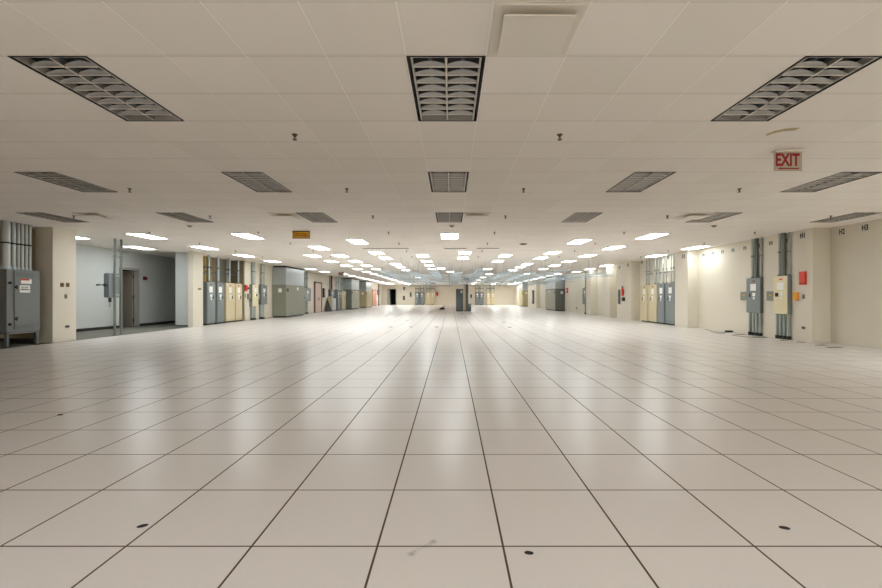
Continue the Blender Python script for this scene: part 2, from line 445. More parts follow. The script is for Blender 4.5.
def lit_light(loc, label, group, lm='lens'):
    t = thing('lit_ceiling_light', label, 'ceiling light', loc, group)
    fr = MB()
    L = 2*T
    for a, b_ in (((.005, .005), (.055, L-.005)), ((T-.055, .005), (T-.005, L-.005)), ((.055, .005), (T-.055, .06)), ((.055, L-.06), (T-.055, L-.005))):
        fr.box((a[0], a[1], -.012), (b_[0], b_[1], -.0005))
    fr.obj('frame', 'frame_white', t)
    MB().box((.055, .06, -.009), (T-.055, L-.06, -.004)).obj('lens', lm, t)
    return t
LIT = [(-19, [15, 20], 'inside the left alcove'),
       (-15, [15, 20, 25, 30, 40, 45], 'in the outermost left column'),
       (-10, [15, 25, 30, 35, 40, 45], 'in the second column from the left'),
       (-8, [20, 25, 30, 35, 40], 'in the third column from the left'),
       (-5, [17, 23, 27, 33, 37, 42], 'in the fourth column from the left'),
       (-2, [25, 30, 35, 40], 'in the column just left of centre'),
       (0, [15], 'alone in the exact centre'),
       (1, [23, 27], 'in the centre column behind the lone centre one'),
       (-1, [39], 'in the far centre, left of two'), (0, [45], 'in the far centre, right of two'),
       (4, [25, 30, 40], 'in the column just right of centre'),
       (7, [17, 23, 27, 33, 37, 42], 'in the third column from the right'),
       (10, [15, 20, 25, 30, 35, 40], 'in the second column from the right'),
       (15, [20, 25, 35, 40, 45], 'in the outermost right column')]
protos = {}
def add_lit(c, r, lb, g):
    loc = (cx_(c), cy_(r), HC)
    lm = 'lens_front' if r <= 17 else 'lens_second' if r <= 25 else 'lens' if r <= 35 else 'lens_far' if r < 85 else 'lens_end'
    if lm not in protos: protos[lm] = lit_light(loc, lb, g, lm)
    else: dup(protos[lm], loc, lb, g)
for c, rows, nm in LIT:
    for k, r in enumerate(rows):
        one = len(rows) == 1
        add_lit(c, r, 'lit white ceiling light %s' % nm if one else 'lit white ceiling light, %s %s' % (ORD[k], nm), 'lit ceiling lights')
for c in (-14, -10, -5, 5, 10, 14):
    for r in range(50, 99, 10 if abs(c) == 5 else 5):
        nm = {-14: 'outer left line', -10: 'left line', -5: 'inner left line', 5: 'inner right line', 10: 'right line', 14: 'outer right line'}[c]
        k_ = (r-50)//(10 if abs(c) == 5 else 5)
        add_lit(c, r, 'small distant lit ceiling light, %s of the %s near the far wall' % (ORD[k_], nm), 'distant lit ceiling lights')
# unseen lamps: right wall ones inferred, those behind added to brighten the near hall
unseen_proto = None
side_lamp = lit_light((cx_(15), cy_(5), HC), 'lit ceiling light by the near right wall, outside the view', 'lit ceiling lights near the camera', 'lens_side')
UNSEEN = [(15, 0), (15, -5)]+[(c, r) for c in (-15, -10, -5, 0, 5, 10, 15) for r in (-8, -12, -16, -20, -24)]
for c, r in UNSEEN:
    lb_, g_ = 'unseen lit ceiling light added near the camera', 'lit ceiling lights near the camera'
    if unseen_proto is None:
        unseen_proto = lit_light((cx_(c), cy_(r), HC), lb_, g_, 'lens_near')
    else: dup(unseen_proto, (cx_(c), cy_(r), HC), lb_, g_)

# square air diffusers
def diffuser(c, r, label, drop=.055):
    t = thing('air_diffuser', label, 'air diffuser', (cx_(c)+T/2, cy_(r)+T/2, HC), 'square air diffusers')
    MB().box((-.30, -.30, -.004), (.30, .30, -.0005)).obj('backing_plate', 'frame_white', t)
    a, z = .285, -.004
    cone = MB()
    for (r0, z0, r1, z1) in ((.295, -.005, .285, -.012), (.285, -.012, .22, -.008)):
        q0 = [(-r0, -r0, z0), (r0, -r0, z0), (r0, r0, z0), (-r0, r0, z0)]; q1 = [(-r1, -r1, z1), (r1, -r1, z1), (r1, r1, z1), (-r1, r1, z1)]
        cone.add(q0+q1, [(i, (i+1) % 4, 4+(i+1) % 4, 4+i) for i in range(4)])
    cone.obj('cone', 'frame_white', t)
    MB().box((-.13, -.13, -drop), (.13, .13, -.004)).obj('neck', 'frame_white', t)
    MB().box((-.235, -.265, -drop-.012), (.220, .19, -drop), .004).obj('face_panel', 'frame_white', t)
    return t
dp = diffuser(1, -1, 'large square white air diffuser overhead at the top edge')
dup(dp, (cx_(1)+T/2, cy_(10)+T/2, HC), 'small square white diffuser right of the centre louvered light', 'square air diffusers')
dup(dp, (cx_(-6)+T/2, cy_(10)+T/2, HC), 'square diffuser beside the louvered light left of centre', 'square air diffusers')
dup(dp, (cx_(9)+T/2, cy_(10)+T/2, HC), 'square diffuser beside the second louvered light from the right', 'square air diffusers')
dup(dp, (cx_(-13)+T/2, cy_(10)+T/2, HC), 'square pale diffuser above the left alcove opening', 'square air diffusers')
# slot diffusers
def slot(x0, x1, d_, label):
    t = thing('slot_diffuser', label, 'air diffuser', (x0, d_, HC), 'long slot diffusers')
    L = x1-x0
    MB().box((0, -.12, -.008), (L, .12, -.0005)).obj('frame', 'slot', t)
    s_ = MB()
    for y in (-.06, 0, .06): s_.box((.02, y-.014, -.010), (L-.02, y+.014, -.007))
    s_.obj('slots', 'steel_plate', t)
slot(-3.35, -1.6, 16.3, 'grey slot diffuser, left one in the far ceiling line')
slot(-.25, .60, 16.3, 'grey slot diffuser just left of the centre light column')
slot(.98, 1.82, 16.3, 'grey slot diffuser just right of the centre light column')

# sprinkler heads
def sprinkler(loc, label):
    t = thing('sprinkler_head', label, 'sprinkler', loc, 'sprinkler heads')
    MB().tube((0, 0, -.0005), (0, 0, -.010), .034, 14, .028).obj('escutcheon', 'brass', t, True)
    MB().tube((0, 0, -.010), (0, 0, -.030), .012).tube((-.014, 0, -.028), (-.010, 0, -.058), .003, 6).tube((.014, 0, -.028), (.010, 0, -.058), .003, 6).tube((0, 0, -.03), (0, 0, -.058), .004, 6).obj('body', 'brass', t)
    MB().tube((0, 0, -.058), (0, 0, -.062), .026, 12).obj('deflector', 'brass', t)
    return t
sp0 = None
SX = [(-14, 'leftmost'), (-8.95, 'second from left'), (-2.9, 'third from left'), (2.02, 'third from right'), (8.03, 'second from right'), (14.1, 'rightmost')]
for k in range(7):
    for x, nm in SX:
        if k < 1 and abs(x) > 8: continue
        lb = 'small dark sprinkler head, %s of the %s row' % (nm, ORD[k])
        loc = (x*T, (8.0+4*k)*T, HC)
        if sp0 is None: sp0 = sprinkler(loc, lb)
        else: dup(sp0, loc, lb)
# smoke detectors
def detector(loc, label):
    t = thing('smoke_detector', label, 'smoke detector', loc, 'smoke detectors')
    MB().tube((0, 0, -.0005), (0, 0, -.02), .075, 18, .07).obj('base', 'plate_ivory', t, True)
    MB().tube((0, 0, -.02), (0, 0, -.05), .05, 18, .035).obj('sensor', 'steel_plate', t, True)
    return t
for x, nm in ((-6.7, 'left of the third louvered row'), (0.02, 'behind the centre louvered light'), (6.75, 'right, by the third louvered row')):
    detector((x, 11.05, HC), 'small beige smoke detector, '+nm)
t = thing('ceiling_speaker', 'dark round ceiling grille right of the centre lights', 'ceiling speaker', (2.5, 14.9, HC))
MB().tube((0, 0, -.0005), (0, 0, -.02), .13, 20).obj('rim', 'brass', t); MB().tube((0, 0, -.02), (0, 0, -.035), .10, 20, .08).obj('dome', 'black', t, True)

# olive stain on the ceiling tile (a peeled strip)
st = MB(); P = [(3.60, 4.92), (3.62, 4.84), (3.68, 4.78), (3.79, 4.755), (3.79, 4.68), (3.66, 4.70), (3.58, 4.77), (3.555, 4.86)]
st.add([(x, y, HC-.0008) for x, y in P]+[(x, y, HC-.0035) for x, y in P], [range(8), range(8, 16)]+[(i, (i+1) % 8, 8+(i+1) % 8, 8+i) for i in range(8)])
tag(st.obj('tape_strip', 'stain'), 'short curved olive tape strip on the ceiling above the EXIT sign', 'tape')

# EXIT sign hanging at right
t = thing('exit_sign', 'white sign with red EXIT letters and arrow hanging at right', 'exit sign', (4.235, 5.42, HC))
MB().box((-.17, -.03, -.018), (.20, .05, -.0005), .004).obj('ceiling_canopy', 'frame_white', t)
MB().box((-.175, -.004, -.255), (.175, .004, -.018), .002).obj('sign_panel', 'acrylic', t)
letters('lettering', 'EXIT', .215, 'redtxt', t, (-.005, -.006, -.115), 'cam', width=.30)
MB().box((-.09, -.007, -.232), (.135, -.0045, -.217)).add([(-.135, -.007, -.2245), (-.085, -.007, -.211), (-.085, -.007, -.238), (-.135, -.0045, -.2245), (-.085, -.0045, -.211), (-.085, -.0045, -.238)],
    [(0, 1, 2), (3, 5, 4), (0, 3, 4, 1), (1, 4, 5, 2), (2, 5, 3, 0)]).obj('arrow', 'redtxt', t)
# yellow sign
t = thing('ceiling_sign', 'yellow sign with brown border hanging on the ceiling left of centre', 'sign', (-4.17, 12.0, HC))
MB().box((-.24, -.012, -.215), (.24, .012, -.0005), .003).obj('border', 'door_frame', t)
MB().box((-.215, -.016, -.19), (.215, -.0125, -.025)).obj('sign_face', 'yellow', t)
tx = MB()
for z, segs in ((-.085, ((-.15, -.02), (.0, .15))), (-.135, ((-.17, -.05), (-.03, .06), (.08, .17)))):
    for a, b_ in segs: tx.box((a, -.018, z-.012), (b_, -.0165, z+.012))
tx.obj('printed_lines', 'brown', t)
# red exit sign over the left wall, far
t = thing('exit_sign', 'tiny red exit sign at the ceiling by the left wall', 'exit sign', (-7.9, 31.0, HC))
MB().box((-.2, -.03, -.30), (.2, .03, -.05), .004).obj('sign_panel', 'acrylic', t); MB().tube((0, 0, -.05), (0, 0, -.0005), .012).obj('stem', 'frame_white', t)
letters('lettering', 'EXIT', .2, 'redtxt', t, (0, -.032, -.17), 'cam', width=.32)

# ================================================================ ELECTRICAL
def X(s, w_): return -s*w_     # outward distance from a wall -> local x ; s=+1 right wall, -1 left wall
def sbox(mb, s, w0, w1, y0, y1, z0, z1, bev=0): return mb.box((X(s, w0), y0, z0), (X(s, w1), y1, z1), bev)
def tall_panel(s, xw, d0, d1, dep, zt, m, label, cond=(), pipes_back=.12, group='tall floor-standing panels', light=False):
    """tall electrical panel standing against a wall at x = xw"""
    t = thing('electrical_panel', label, 'electrical panel', (xw, (d0+d1)/2, 0), group); h = (d1-d0)/2
    sbox(MB(), s, .02, dep, -h, h, .06, zt, .004).obj('body', m, t)
    sbox(MB(), s, .03, dep-.03, -h+.01, h-.01, 0, .06).obj('plinth', 'black', t)
    dr = sbox(MB(), s, dep, dep+.018, -h+.015, h-.015, .10, zt-.05, .005).obj('door', m, t)
    k = dep+.018
    sbox(MB(), s, k, k+.003, -.17, .10, zt-.46, zt-.20).obj('label', 'white', dr)
    sbox(MB(), s, k, k+.003, -.10, .06, zt-.66, zt-.54).obj('label', 'white', dr)
    sbox(MB(), s, k, k+.003, -.05, .03, zt-.78, zt-.68).obj('label', 'white', dr)
    sbox(MB(), s, k, k+.003, -.10, .0, zt-.13, zt-.08).obj('nameplate', 'darkred', dr)
    sbox(MB(), s, k, k+.02, .12 if h > .3 else .1, .15 if h > .3 else .13, zt-.75, zt-.60, .003).obj('latch', 'black', dr)
    for yy, r in cond:
        c = MB().tube((X(s, pipes_back), yy, zt), (X(s, pipes_back), yy, HC-.001), r, 12).obj('conduit', 'wire' if s < 0 else 'galv', t, True)
        MB().tube((X(s, pipes_back), yy, zt), (X(s, pipes_back), yy, zt+.05), r*1.35, 12).tube((X(s, pipes_back), yy, zt+.62), (X(s, pipes_back), yy, zt+.68), r*1.25, 12).obj('coupling', 'conduit_dk', c, True)
    if cond:
        ys = [c[0] for c in cond]
        sbox(MB(), s, pipes_back-.07, pipes_back-.03, min(ys)-.16, max(ys)+.16, 2.30, 2.345).obj('strut', 'gray_dk', t)
    return t
# right bank of four
xw = 9.72
tall_panel(1, xw, 18.13, 18.93, .30, 1.82, 'gray', 'tall grey panel at right, the nearer of the grey pair', ((-.22, .028), (.05, .035), (.25, .028)))
tall_panel(1, xw, 19.02, 19.66, .30, 1.82, 'gray', 'tall grey panel at right, the farther of the grey pair', ((-.15, .028), (.15, .028)))
tall_panel(1, xw, 19.75, 20.55, .30, 1.80, 'tan', 'tall tan panel at right, the nearer of the tan pair', ((-.2, .03), (.1, .045)))
tall_panel(1, xw, 20.65, 21.40, .30, 1.80, 'tan', 'tall tan panel at right, the farther of the tan pair', ((-.15, .03), (.15, .03)))
# left bank of four, in front of a deep pipe recess
xw = -10.95
tall_panel(-1, xw, 18.62, 19.28, .40, 1.87, 'gray', 'tall grey panel at left, the nearer of the grey pair', ((.0, .05),), .30)
tall_panel(-1, xw, 19.42, 20.02, .40, 1.87, 'gray', 'tall grey panel at left, the farther of the grey pair', ((.0, .05),), .30)
tall_panel(-1, xw, 20.20, 21.02, .40, 1.87, 'tan', 'tall tan panel at left, the nearer of the tan pair', ((.1, .045),), .30)
tall_panel(-1, xw, 21.10, 21.76, .40, 1.87, 'tan', 'tall tan panel at left, the farther of the tan pair', ((.15, .045),), .30)
# pipes in the recess
for x, y, r, m, lb in ((-11.03, 18.75, .06, 'darkred', 'dark red pipe in the left recess above the grey panels'), (-11.03, 19.3, .05, 'yellowpipe', 'yellow pipe in the left recess, nearer one'),
                       (-11.03, 19.75, .055, 'yellowpipe', 'yellow pipe in the left recess, farther one'), (-11.03, 20.6, .05, 'conduit_dk', 'dark grey pipe in the left recess behind the tan panels'),
                       (-11.03, 21.2, .04, 'conduit', 'light grey pipe in the left recess at its far end')):
    t = thing('pipe', lb, 'pipe', (x, y, 0))
    MB().tube((0, 0, 0), (0, 0, HC-.001), r, 14).obj('run', m, t, True)
    MB().tube((0, 0, 2.5), (0, 0, 2.6), r*1.15, 14).tube((0, 0, .3), (0, 0, .4), r*1.15, 14).obj('coupling', 'conduit_dk', t, True)
tag(MB().box((-10.96, 18.30, 2.28), (-10.92, 21.75, 2.33)).obj('strut_channel', 'gray_dk'), 'dark horizontal strut rail across the left pipe recess', 'strut')

def wall_panel(s, xw, d0, d1, dep, zb, zt, mfront, mbody, label, up, down, sidebox=None, boxlbl=None, z_side=(1.10, 1.38)):
    t = thing('wall_electrical_panel', label, 'electrical panel', (xw, (d0+d1)/2, 0)); h = (d1-d0)/2
    sbox(MB(), s, .0, dep, -h, h, zb, zt, .004).obj('body', mbody, t)
    dr = sbox(MB(), s, dep, dep+.02, -h+.006, h-.006, zb+.006, zt-.006, .005).obj('door', mfront, t)
    k = dep+.02
    lm = 'white'
    sbox(MB(), s, k, k+.003, -.13, .12, zt-.40, zt-.19).obj('label', lm, dr)
    sbox(MB(), s, k, k+.003, -.10, .03, zt-.58, zt-.47).obj('label', lm, dr)
    sbox(MB(), s, k, k+.003, -.07, .0, zt-.67, zt-.61).obj('label', lm, dr)
    sbox(MB(), s, k, k+.003, -.09, .03, zt-.12, zt-.08).obj('warning_label', 'red' if mfront == 'cream' else 'darkred', dr)
    for y in ((.09, .15) if mfront == 'cream' else (.14,)):
        sbox(MB(), s, k, k+.02, y-.015, y+.015, zt-.60, zt-.49, .003).obj('latch', 'black', dr)
    for yy, r, w_, m in up:
        c = MB().tube((X(s, w_), yy, zt), (X(s, w_), yy, HC-.001), r, 14).obj('conduit', m, t, True)
        MB().tube((X(s, w_), yy, zt), (X(s, w_), yy, zt+.04), r*1.25, 14).tube((X(s, w_), yy, zt+.66), (X(s, w_), yy, zt+.71), r*1.18, 14).obj('coupling', 'conduit_dk', c, True)
    for yy, r, w_, m in down:
        c = MB().tube((X(s, w_), yy, 0), (X(s, w_), yy, zb), r, 14).obj('conduit', m, t, True)
        MB().tube((X(s, w_), yy, 0), (X(s, w_), yy, .10), r*1.35, 14).obj('floor_collar', 'black', c, True)
    if sidebox:
        y0, y1 = sidebox
        b_ = sbox(MB(), s, 0, dep*.7, y0-(d0+d1)/2, y1-(d0+d1)/2, z_side[0], z_side[1], .004).obj('side_box', 'crac', t)
        yc = (y0+y1)/2-(d0+d1)/2
        sbox(MB(), s, dep*.7, dep*.7+.003, yc-.06, yc+.04, (z_side[0]+z_side[1])/2-.0, (z_side[0]+z_side[1])/2+.04).obj('label', 'yellow', b_)
        ya, yb = (h, y0-(d0+d1)/2) if y0 > d0 else (y1-(d0+d1)/2, -h)
        sbox(MB(), s, dep*.3, dep*.6, ya, yb, (z_side[0]+z_side[1])/2-.04, (z_side[0]+z_side[1])/2+.04).obj('nipple', 'conduit_dk', t)
    return t
wall_panel(1, 9.655, 13.3, 13.92, .10, .71, 1.81, 'gray', 'gray_dk', 'grey wall electrical panel on the right wall beside a small side box',
           ((.06, .055, .07, 'conduit'), (-.08, .05, .07, 'conduit_dk'), (-.27, .03, .05, 'conduit')),
           ((.20, .045, .07, 'conduit'), (.05, .045, .07, 'conduit'), (-.10, .05, .07, 'conduit'), (-.24, .045, .06, 'conduit')), (13.96, 14.28))
wall_panel(1, 9.64, 12.17, 12.69, .13, .72, 1.82, 'cream', 'gray', 'cream-fronted wall electrical panel on the right wall near the red box',
           ((.08, .055, .08, 'conduit'), (-.04, .06, .08, 'conduit_dk'), (-.22, .025, .06, 'conduit')),
           ((.20, .045, .07, 'conduit'), (.07, .05, .07, 'conduit'), (-.07, .045, .07, 'conduit'), (-.20, .045, .06, 'conduit')), (12.74, 13.05))
wall_panel(-1, -10.495, 22.42, 23.1, .16, .72, 1.86, 'cream', 'gray', 'cream-fronted wall panel on the left wall next to the red fire bell',
           ((.05, .06, .08, 'conduit'), (-.12, .05, .08, 'conduit')), ((.1, .05, .08, 'conduit'), (-.05, .05, .08, 'conduit'), (-.2, .05, .08, 'conduit')), (22.16, 22.38))
wall_panel(-1, -10.495, 23.45, 24.2, .16, .80, 1.86, 'gray', 'gray_dk', 'blue-grey wall panel on the left wall beside the big air unit',
           ((.08, .06, .08, 'conduit'), (-.1, .05, .08, 'conduit')), ((.1, .05, .08, 'conduit'), (-.05, .05, .08, 'conduit'), (-.2, .05, .08, 'conduit')), (23.1, 23.4))
wall_panel(-1, -10.49, 30.3, 31.7, .18, .9, 1.85, 'gray', 'gray_dk', 'grey wall panel between the big air unit and the pinkish double door',
           ((.1, .08, .09, 'conduit'), (-.3, .06, .09, 'conduit')), ((.1, .08, .09, 'conduit'), (-.3, .07, .09, 'conduit')))
wall_panel(-1, -10.49, 36.9, 38.0, .2, 1.25, 1.85, 'gray', 'gray_dk', 'small grey wall box high on the left wall past the double door',
           ((.1, .07, .09, 'darkred'), (-.4, .06, .09, 'conduit')), ())
wall_panel(1, 9.69, 30.0, 31.0, .22, .70, 1.85, 'gray', 'gray_dk', 'grey wall panel and full-height conduit on the distant right wall',
           ((.1, .09, .1, 'conduit'), (-.2, .06, .1, 'conduit')), ((.15, .08, .1, 'conduit'), (-.15, .07, .1, 'conduit')))
wall_panel(-1, -10.49, 61.2, 62.4, .2, 1.5, 2.2, 'gray_dk', 'gray_dk', 'dark grey box with a conduit at the far end of the left wall',
           ((.1, .09, .1, 'conduit_dk'),), ((.1, .09, .1, 'conduit_dk'),))

# distant tall panels (left wall, past the door)
tall_panel(-1, -10.49, 38.3, 39.0, .42, 1.85, 'gray', 'distant grey tall panel on the left wall, nearest of three', ((0, .05),), .2, 'distant left panels')
tall_panel(-1, -10.49, 39.1, 39.7, .42, 1.85, 'gray_dk', 'distant dark grey tall panel on the left wall, middle of three', ((0, .05),), .2, 'distant left panels')
tall_panel(-1, -10.49, 39.8, 41.2, .42, 1.80, 'tan', 'distant tan tall panel on the left wall beside an air unit', ((0, .05), (.4, .05)), .2, 'distant left panels')
tall_panel(-1, -10.49, 55.8, 58.6, .35, 2.2, 'redpanel', 'reddish brown cabinet on the far left wall past the air units', (), .2, 'distant left panels')

# gray freestanding cabinet at the left edge
t = thing('switchgear_cabinet', 'large grey cabinet on legs at the left edge with white notices', 'cabinet', (-10.62, 10.72, 0))
y0, y1 = -.42, .42
MB().box((-.85, y0, .37), (0, y1, 1.88), .006).obj('body', 'gray_cab', t)
dr = MB().box((0, y0+.17, .42), (.022, y1-.16, 1.84), .006).obj('door', 'gray_cab', t)
for z in (.48, 1.76):
    v_ = MB()
    for k in range(5):
        for a, b_ in ((y0+.21, (y0+y1)/2-.01), ((y0+y1)/2+.01, y1-.20)): v_.box((.022, a, z-.045+k*.02), (.027, b_, z-.035+k*.02))
    v_.obj('vent_louvers', 'gray_dk', dr)
for z in (.55, 1.55): MB().tube((.0, y0+.07, z), (.02, y0+.07, z), .035, 14).tube((.02, y0+.07, z-.03), (.03, y0+.07, z+.03), .012).obj('lock', 'black', t)
for z in (.68, 1.45): MB().tube((.022, y0+.20, z), (.045, y0+.20, z), .03, 14).tube((.045, y0+.20, z-.05), (.05, y0+.20, z+.05), .012).obj('door_handle', 'black', dr)
lb = MB().box((.022, -.10, 1.54), (.025, .17, 1.655)).obj('label', 'white', dr); lb['label'] = 'white label with red header'
MB().box((.0252, -.10, 1.62), (.0262, .11, 1.66)).obj('header', 'red', lb)
nt_ = MB().box((.022, -.13, 1.32), (.026, .13, 1.50)).obj('notice', 'white', dr); nt_['label'] = 'white notice with black print'
letters('lettering', 'DO NOT', .06, 'black', nt_, (.0265, 0, 1.445), 'R', width=.18, depth=.001)
ml = MB()
for a, b_ in ((-.11, -.055), (-.05, .0), (.005, .05), (.055, .11)): ml.box((.026, a, 1.38), (.027, b_, 1.405))
ml.obj('printed_line', 'black', nt_)
for x, y in ((-.05, y1-.05), (-.05, y0+.05), (-.8, y1-.05), (-.8, y0+.05)):
    lg = MB().box((x-.03, y-.03, .012), (x+.03, y+.03, .37)).obj('leg', 'gray_dk', t)
    MB().box((x-.07, y-.07, -.003), (x+.07, y+.07, .012)).obj('foot_plate', 'black', lg)
MB().box((-.8, y0+.03, .31), (-.05, y0+.08, .37)).box((-.06, y0+.03, .31), (-.02, y1-.03, .37)).obj('stand_rail', 'gray_dk', t)
# big conduits above the cabinet
for k, (y, r) in enumerate(((-.50, .085), (-.31, .088), (-.13, .050), (-.01, .034), (.09, .034), (.19, .034), (.29, .034))):
    q = MB().tube((-.14, y, 1.88), (-.14, y, HC-.001), r, 16).obj('conduit', 'galv', t, True) if y > -.4 else MB().tube((-.55, -.34, 1.88), (-.55, -.34, HC-.001), r, 16).obj('conduit', 'galv', t, True)
    yy, xx = (y, -.14) if y > -.4 else (-.34, -.55)
    MB().tube((xx, yy, 1.88), (xx, yy, 1.95), r*1.2, 16).obj('bushing', 'wire', q, True)
    MB().tube((xx, yy, 2.50), (xx, yy, 2.54), r*1.1, 16).obj('clamp', 'base', q, True)
MB().box((-.22, -.41, 2.49), (-.255, .40, 2.53)).obj('strut', 'gray_dk', t)

# disconnect switch on two floor-to-ceiling poles
t = thing('disconnect_switch', 'dark grey disconnect switch with handle on two tall poles', 'disconnect switch', (-10.62, 13.5, 0))
for y in (.02, .28):
    p = MB().tube((.075, y, 0), (.075, y, HC-.001), .034, 14).obj('pole', 'conduit_dk', t, True)
    MB().tube((.075, y, 0), (.075, y, .02), .08, 14).tube((.075, y, .33), (.075, y, .36), .044, 14).tube((.075, y, 2.47), (.075, y, 2.52), .046, 14).obj('flange', 'conduit_dk', p, True)
MB().box((-.12, -.15, 1.19), (.04, .24, 1.95), .006).obj('box', 'gray', t)
MB().box((-.115, -.172, 1.21), (.035, -.15, 1.93), .004).obj('door', 'gray_dk', t)
MB().tube((-.04, -.17, 1.58), (-.04, -.24, 1.58), .05, 12).tube((-.04, -.22, 1.58), (-.24, -.22, 1.585), .016, 10).tube((-.22, -.22, 1.585), (-.30, -.22, 1.585), .024, 10).obj('switch_handle', 'black', t)
for z in (1.86, 1.26, 2.44): MB().box((.04 if z < 2 else .03, .0, z), (.046 if z < 2 else .04, .32, z+.04)).obj('bracket', 'galv', t)
MB().tube((.0, -.08, 1.05), (.0, -.08, 1.19), .04, 12).obj('gland', 'black', t)
MB().box((-.02, -.085, .90), (.02, -.08, 1.06)).obj('tag', 'plate_ivory', t)

# air handling units
def crac(s, xf, xw, d0, d1, zt, m, label, mf=None, crown=True):
    """xf = aisle face, xw = back at wall"""
    t = thing('air_conditioning_unit', label, 'air conditioning unit', (xw, d0, 0)); W = abs(xw-xf); L = d1-d0
    sbox(MB(), s, 0, W, 0, L, .09, zt, .008).obj('body', m, t)
    sbox(MB(), s, .03, W-.04, .04, L-.04, 0, .09).obj('plinth', 'black', t)
    n = max(1, round(L/3.3))
    for k in range(n):
        a, b_ = L*k/n+.015, L*(k+1)/n-.015
        dr = sbox(MB(), s, W, W+.02, a, b_, .84, zt-.10, .006).obj('upper_door', mf or m, t)
        sbox(MB(), s, W, W+.02, a, b_, .11, .82, .006).obj('lower_door', mf or m, t)
        sbox(MB(), s, W+.02, W+.035, b_-.10, b_-.06, 1.1, 1.22, .003).obj('latch', 'black', dr)
    sbox(MB(), s, W+.02, W+.04, .10, .36, 1.52, 1.72, .005).obj('control_display', 'black', t)
    sbox(MB(), s, W+.02, W+.03, L*.55, L*.55+.22, zt-.30, zt-.12, .003).obj('badge', 'white', t)
    sbox(MB(), s, W*.45, W*.45+.2, -.006, -.001, zt-.45, zt-.22).obj('label', 'white', t)
    pl = sbox(MB(), s, .02, W-.02, .02, L-.02, zt, HC-.10, .004).obj('plenum', 'plenum', t)
    se = MB()
    for k in range(n+1):
        y = .03+(L-.06)*k/n; sbox(se, s, W-.022, W-.008, y-.012, y+.012, zt, HC-.10)
    sbox(se, s, .02, W-.01, .008, .022, zt+.01, zt+.035)
    se.obj('seam', 'galv', pl)
    if crown: sbox(MB(), s, .04, W-.05, .05, L-.05, HC-.10, HC-.001).obj('crown_gap', 'base', t)  # dark block stands in for the shaded gap below the ceiling
    return t
crac(-1, -9.70, -10.49, 25.3, 28.55, 1.93, 'crac', 'big olive-grey air unit with light plenum on the left wall')
crac(-1, -9.55, -10.85, 41.4, 44.9, 1.93, 'crac_shade', 'distant grey-green air unit on the left, nearer of two', 'crac_lit')
crac(-1, -9.55, -10.45, 48.5, 52.2, 1.93, 'crac_tan', 'distant tan-grey air unit on the left, farther of two', 'crac_tan')
crac(1, 8.95, 10.15, 37.0, 40.8, 1.93, 'crac_shade', 'dark grey air unit standing out of the distant right wall', 'crac_lit')
crac(1, 9.07, 10.05, 54.4, 57.4, 2.05, 'crac_tan', 'far tan air unit on the right near the far wall', 'crac_tan')

# island stand in mid hall
t = thing('column', 'narrow beige and grey column standing in the middle of the far hall', 'column', (1.18, 36.9, 0))
MB().box((-.10, -.2, 0), (.08, .2, 2.35), .006).obj('shaft', 'tan', t); MB().box((.08, -.28, 0), (.30, .2, 2.30), .006).obj('side_channel', 'gray_dk', t)
MB().box((-.12, -.22, 0), (.32, .22, .05)).obj('base_plate', 'base', t)
MB().tube((.0, 0, 2.35), (.0, 0, HC-.001), .03).tube((.2, 0, 2.30), (.2, 0, HC-.001), .03).obj('hanger', 'conduit', t)
t = thing('electrical_panel', 'dark grey tall panel in mid hall left of the beige column', 'electrical panel', (.73, 36.75, 0))
MB().box((-.31, -.18, .05), (.31, .2, 1.90), .006).obj('body', 'gray_dk', t)
MB().box((-.29, -.2, .08), (.29, -.18, 1.86), .004).obj('door', 'gray_dk', t)
MB().box((-.28, -.15, 0), (.28, .18, .05)).obj('plinth', 'black', t); MB().box((.08, -.205, 1.55), (.22, -.2, 1.75)).obj('label', 'white', t)
MB().box((.18, -.225, 1.0), (.22, -.2, 1.15)).obj('latch', 'black', t)
t = thing('equipment_box', 'small grey floor box standing right of the mid hall column', 'box', (1.60, 36.95, 0))
MB().box((-.11, -.2, .05), (.12, .2, .62), .006).obj('body', 'gray_dk', t); MB().box((-.09, -.17, 0), (.10, .17, .05)).obj('plinth', 'black', t); MB().box((-.09, -.21, .4), (.10, -.2, .58)).obj('cover', 'crac', t)

# far wall: pairs of panels
def far_panel(x0, x1, zt, m, label):
    t = thing('electrical_panel', label, 'electrical panel', ((x0+x1)/2, YF, 0), 'panels on the far wall'); h = (x1-x0)/2
    MB().box((-h, -.32, .05), (h, -.001, zt), .006).obj('body', m, t); MB().box((-h+.03, -.34, .10), (h-.03, -.32, zt-.05), .004).obj('door', m, t)
    MB().box((-h+.03, -.28, 0), (h-.03, -.02, .05)).obj('plinth', 'black', t)
    MB().box((-.12, -.345, zt-.5), (.12, -.34, zt-.25)).box((-.06, -.345, zt-.75), (.06, -.34, zt-.58)).obj('label', 'white', t)
    for x in (-.25, .25): MB().tube((x, -.12, zt), (x, -.12, HC-.001), .045, 10).obj('conduit', 'conduit', t, True)
    MB().box((-h, -.18, 2.45), (h, -.16, 2.52)).obj('strut', 'gray_dk', t)
far_panel(-5.5, -4.82, 1.98, 'gray', 'far grey panel, leftmost in the left group on the far wall')
far_panel(-4.78, -4.08, 1.98, 'gray', 'far grey panel, right of the grey pair in the left group')
far_panel(-3.8, -3.2, 2.0, 'tan', 'far tan panel, left of the tan pair in the left group')
far_panel(-3.16, -2.5, 2.0, 'tan', 'far tan panel, rightmost in the left group on the far wall')
far_panel(3.68, 4.32, 1.98, 'gray', 'far grey panel, leftmost in the right group on the far wall')
far_panel(4.36, 5.0, 1.98, 'gray', 'far grey panel, right of the grey pair in the right group')
far_panel(5.4, 6.0, 1.98, 'tan', 'far tan panel, left of the tan pair in the right group')
far_panel(6.04, 6.68, 1.98, 'tan', 'far tan panel, rightmost in the right group on the far wall')
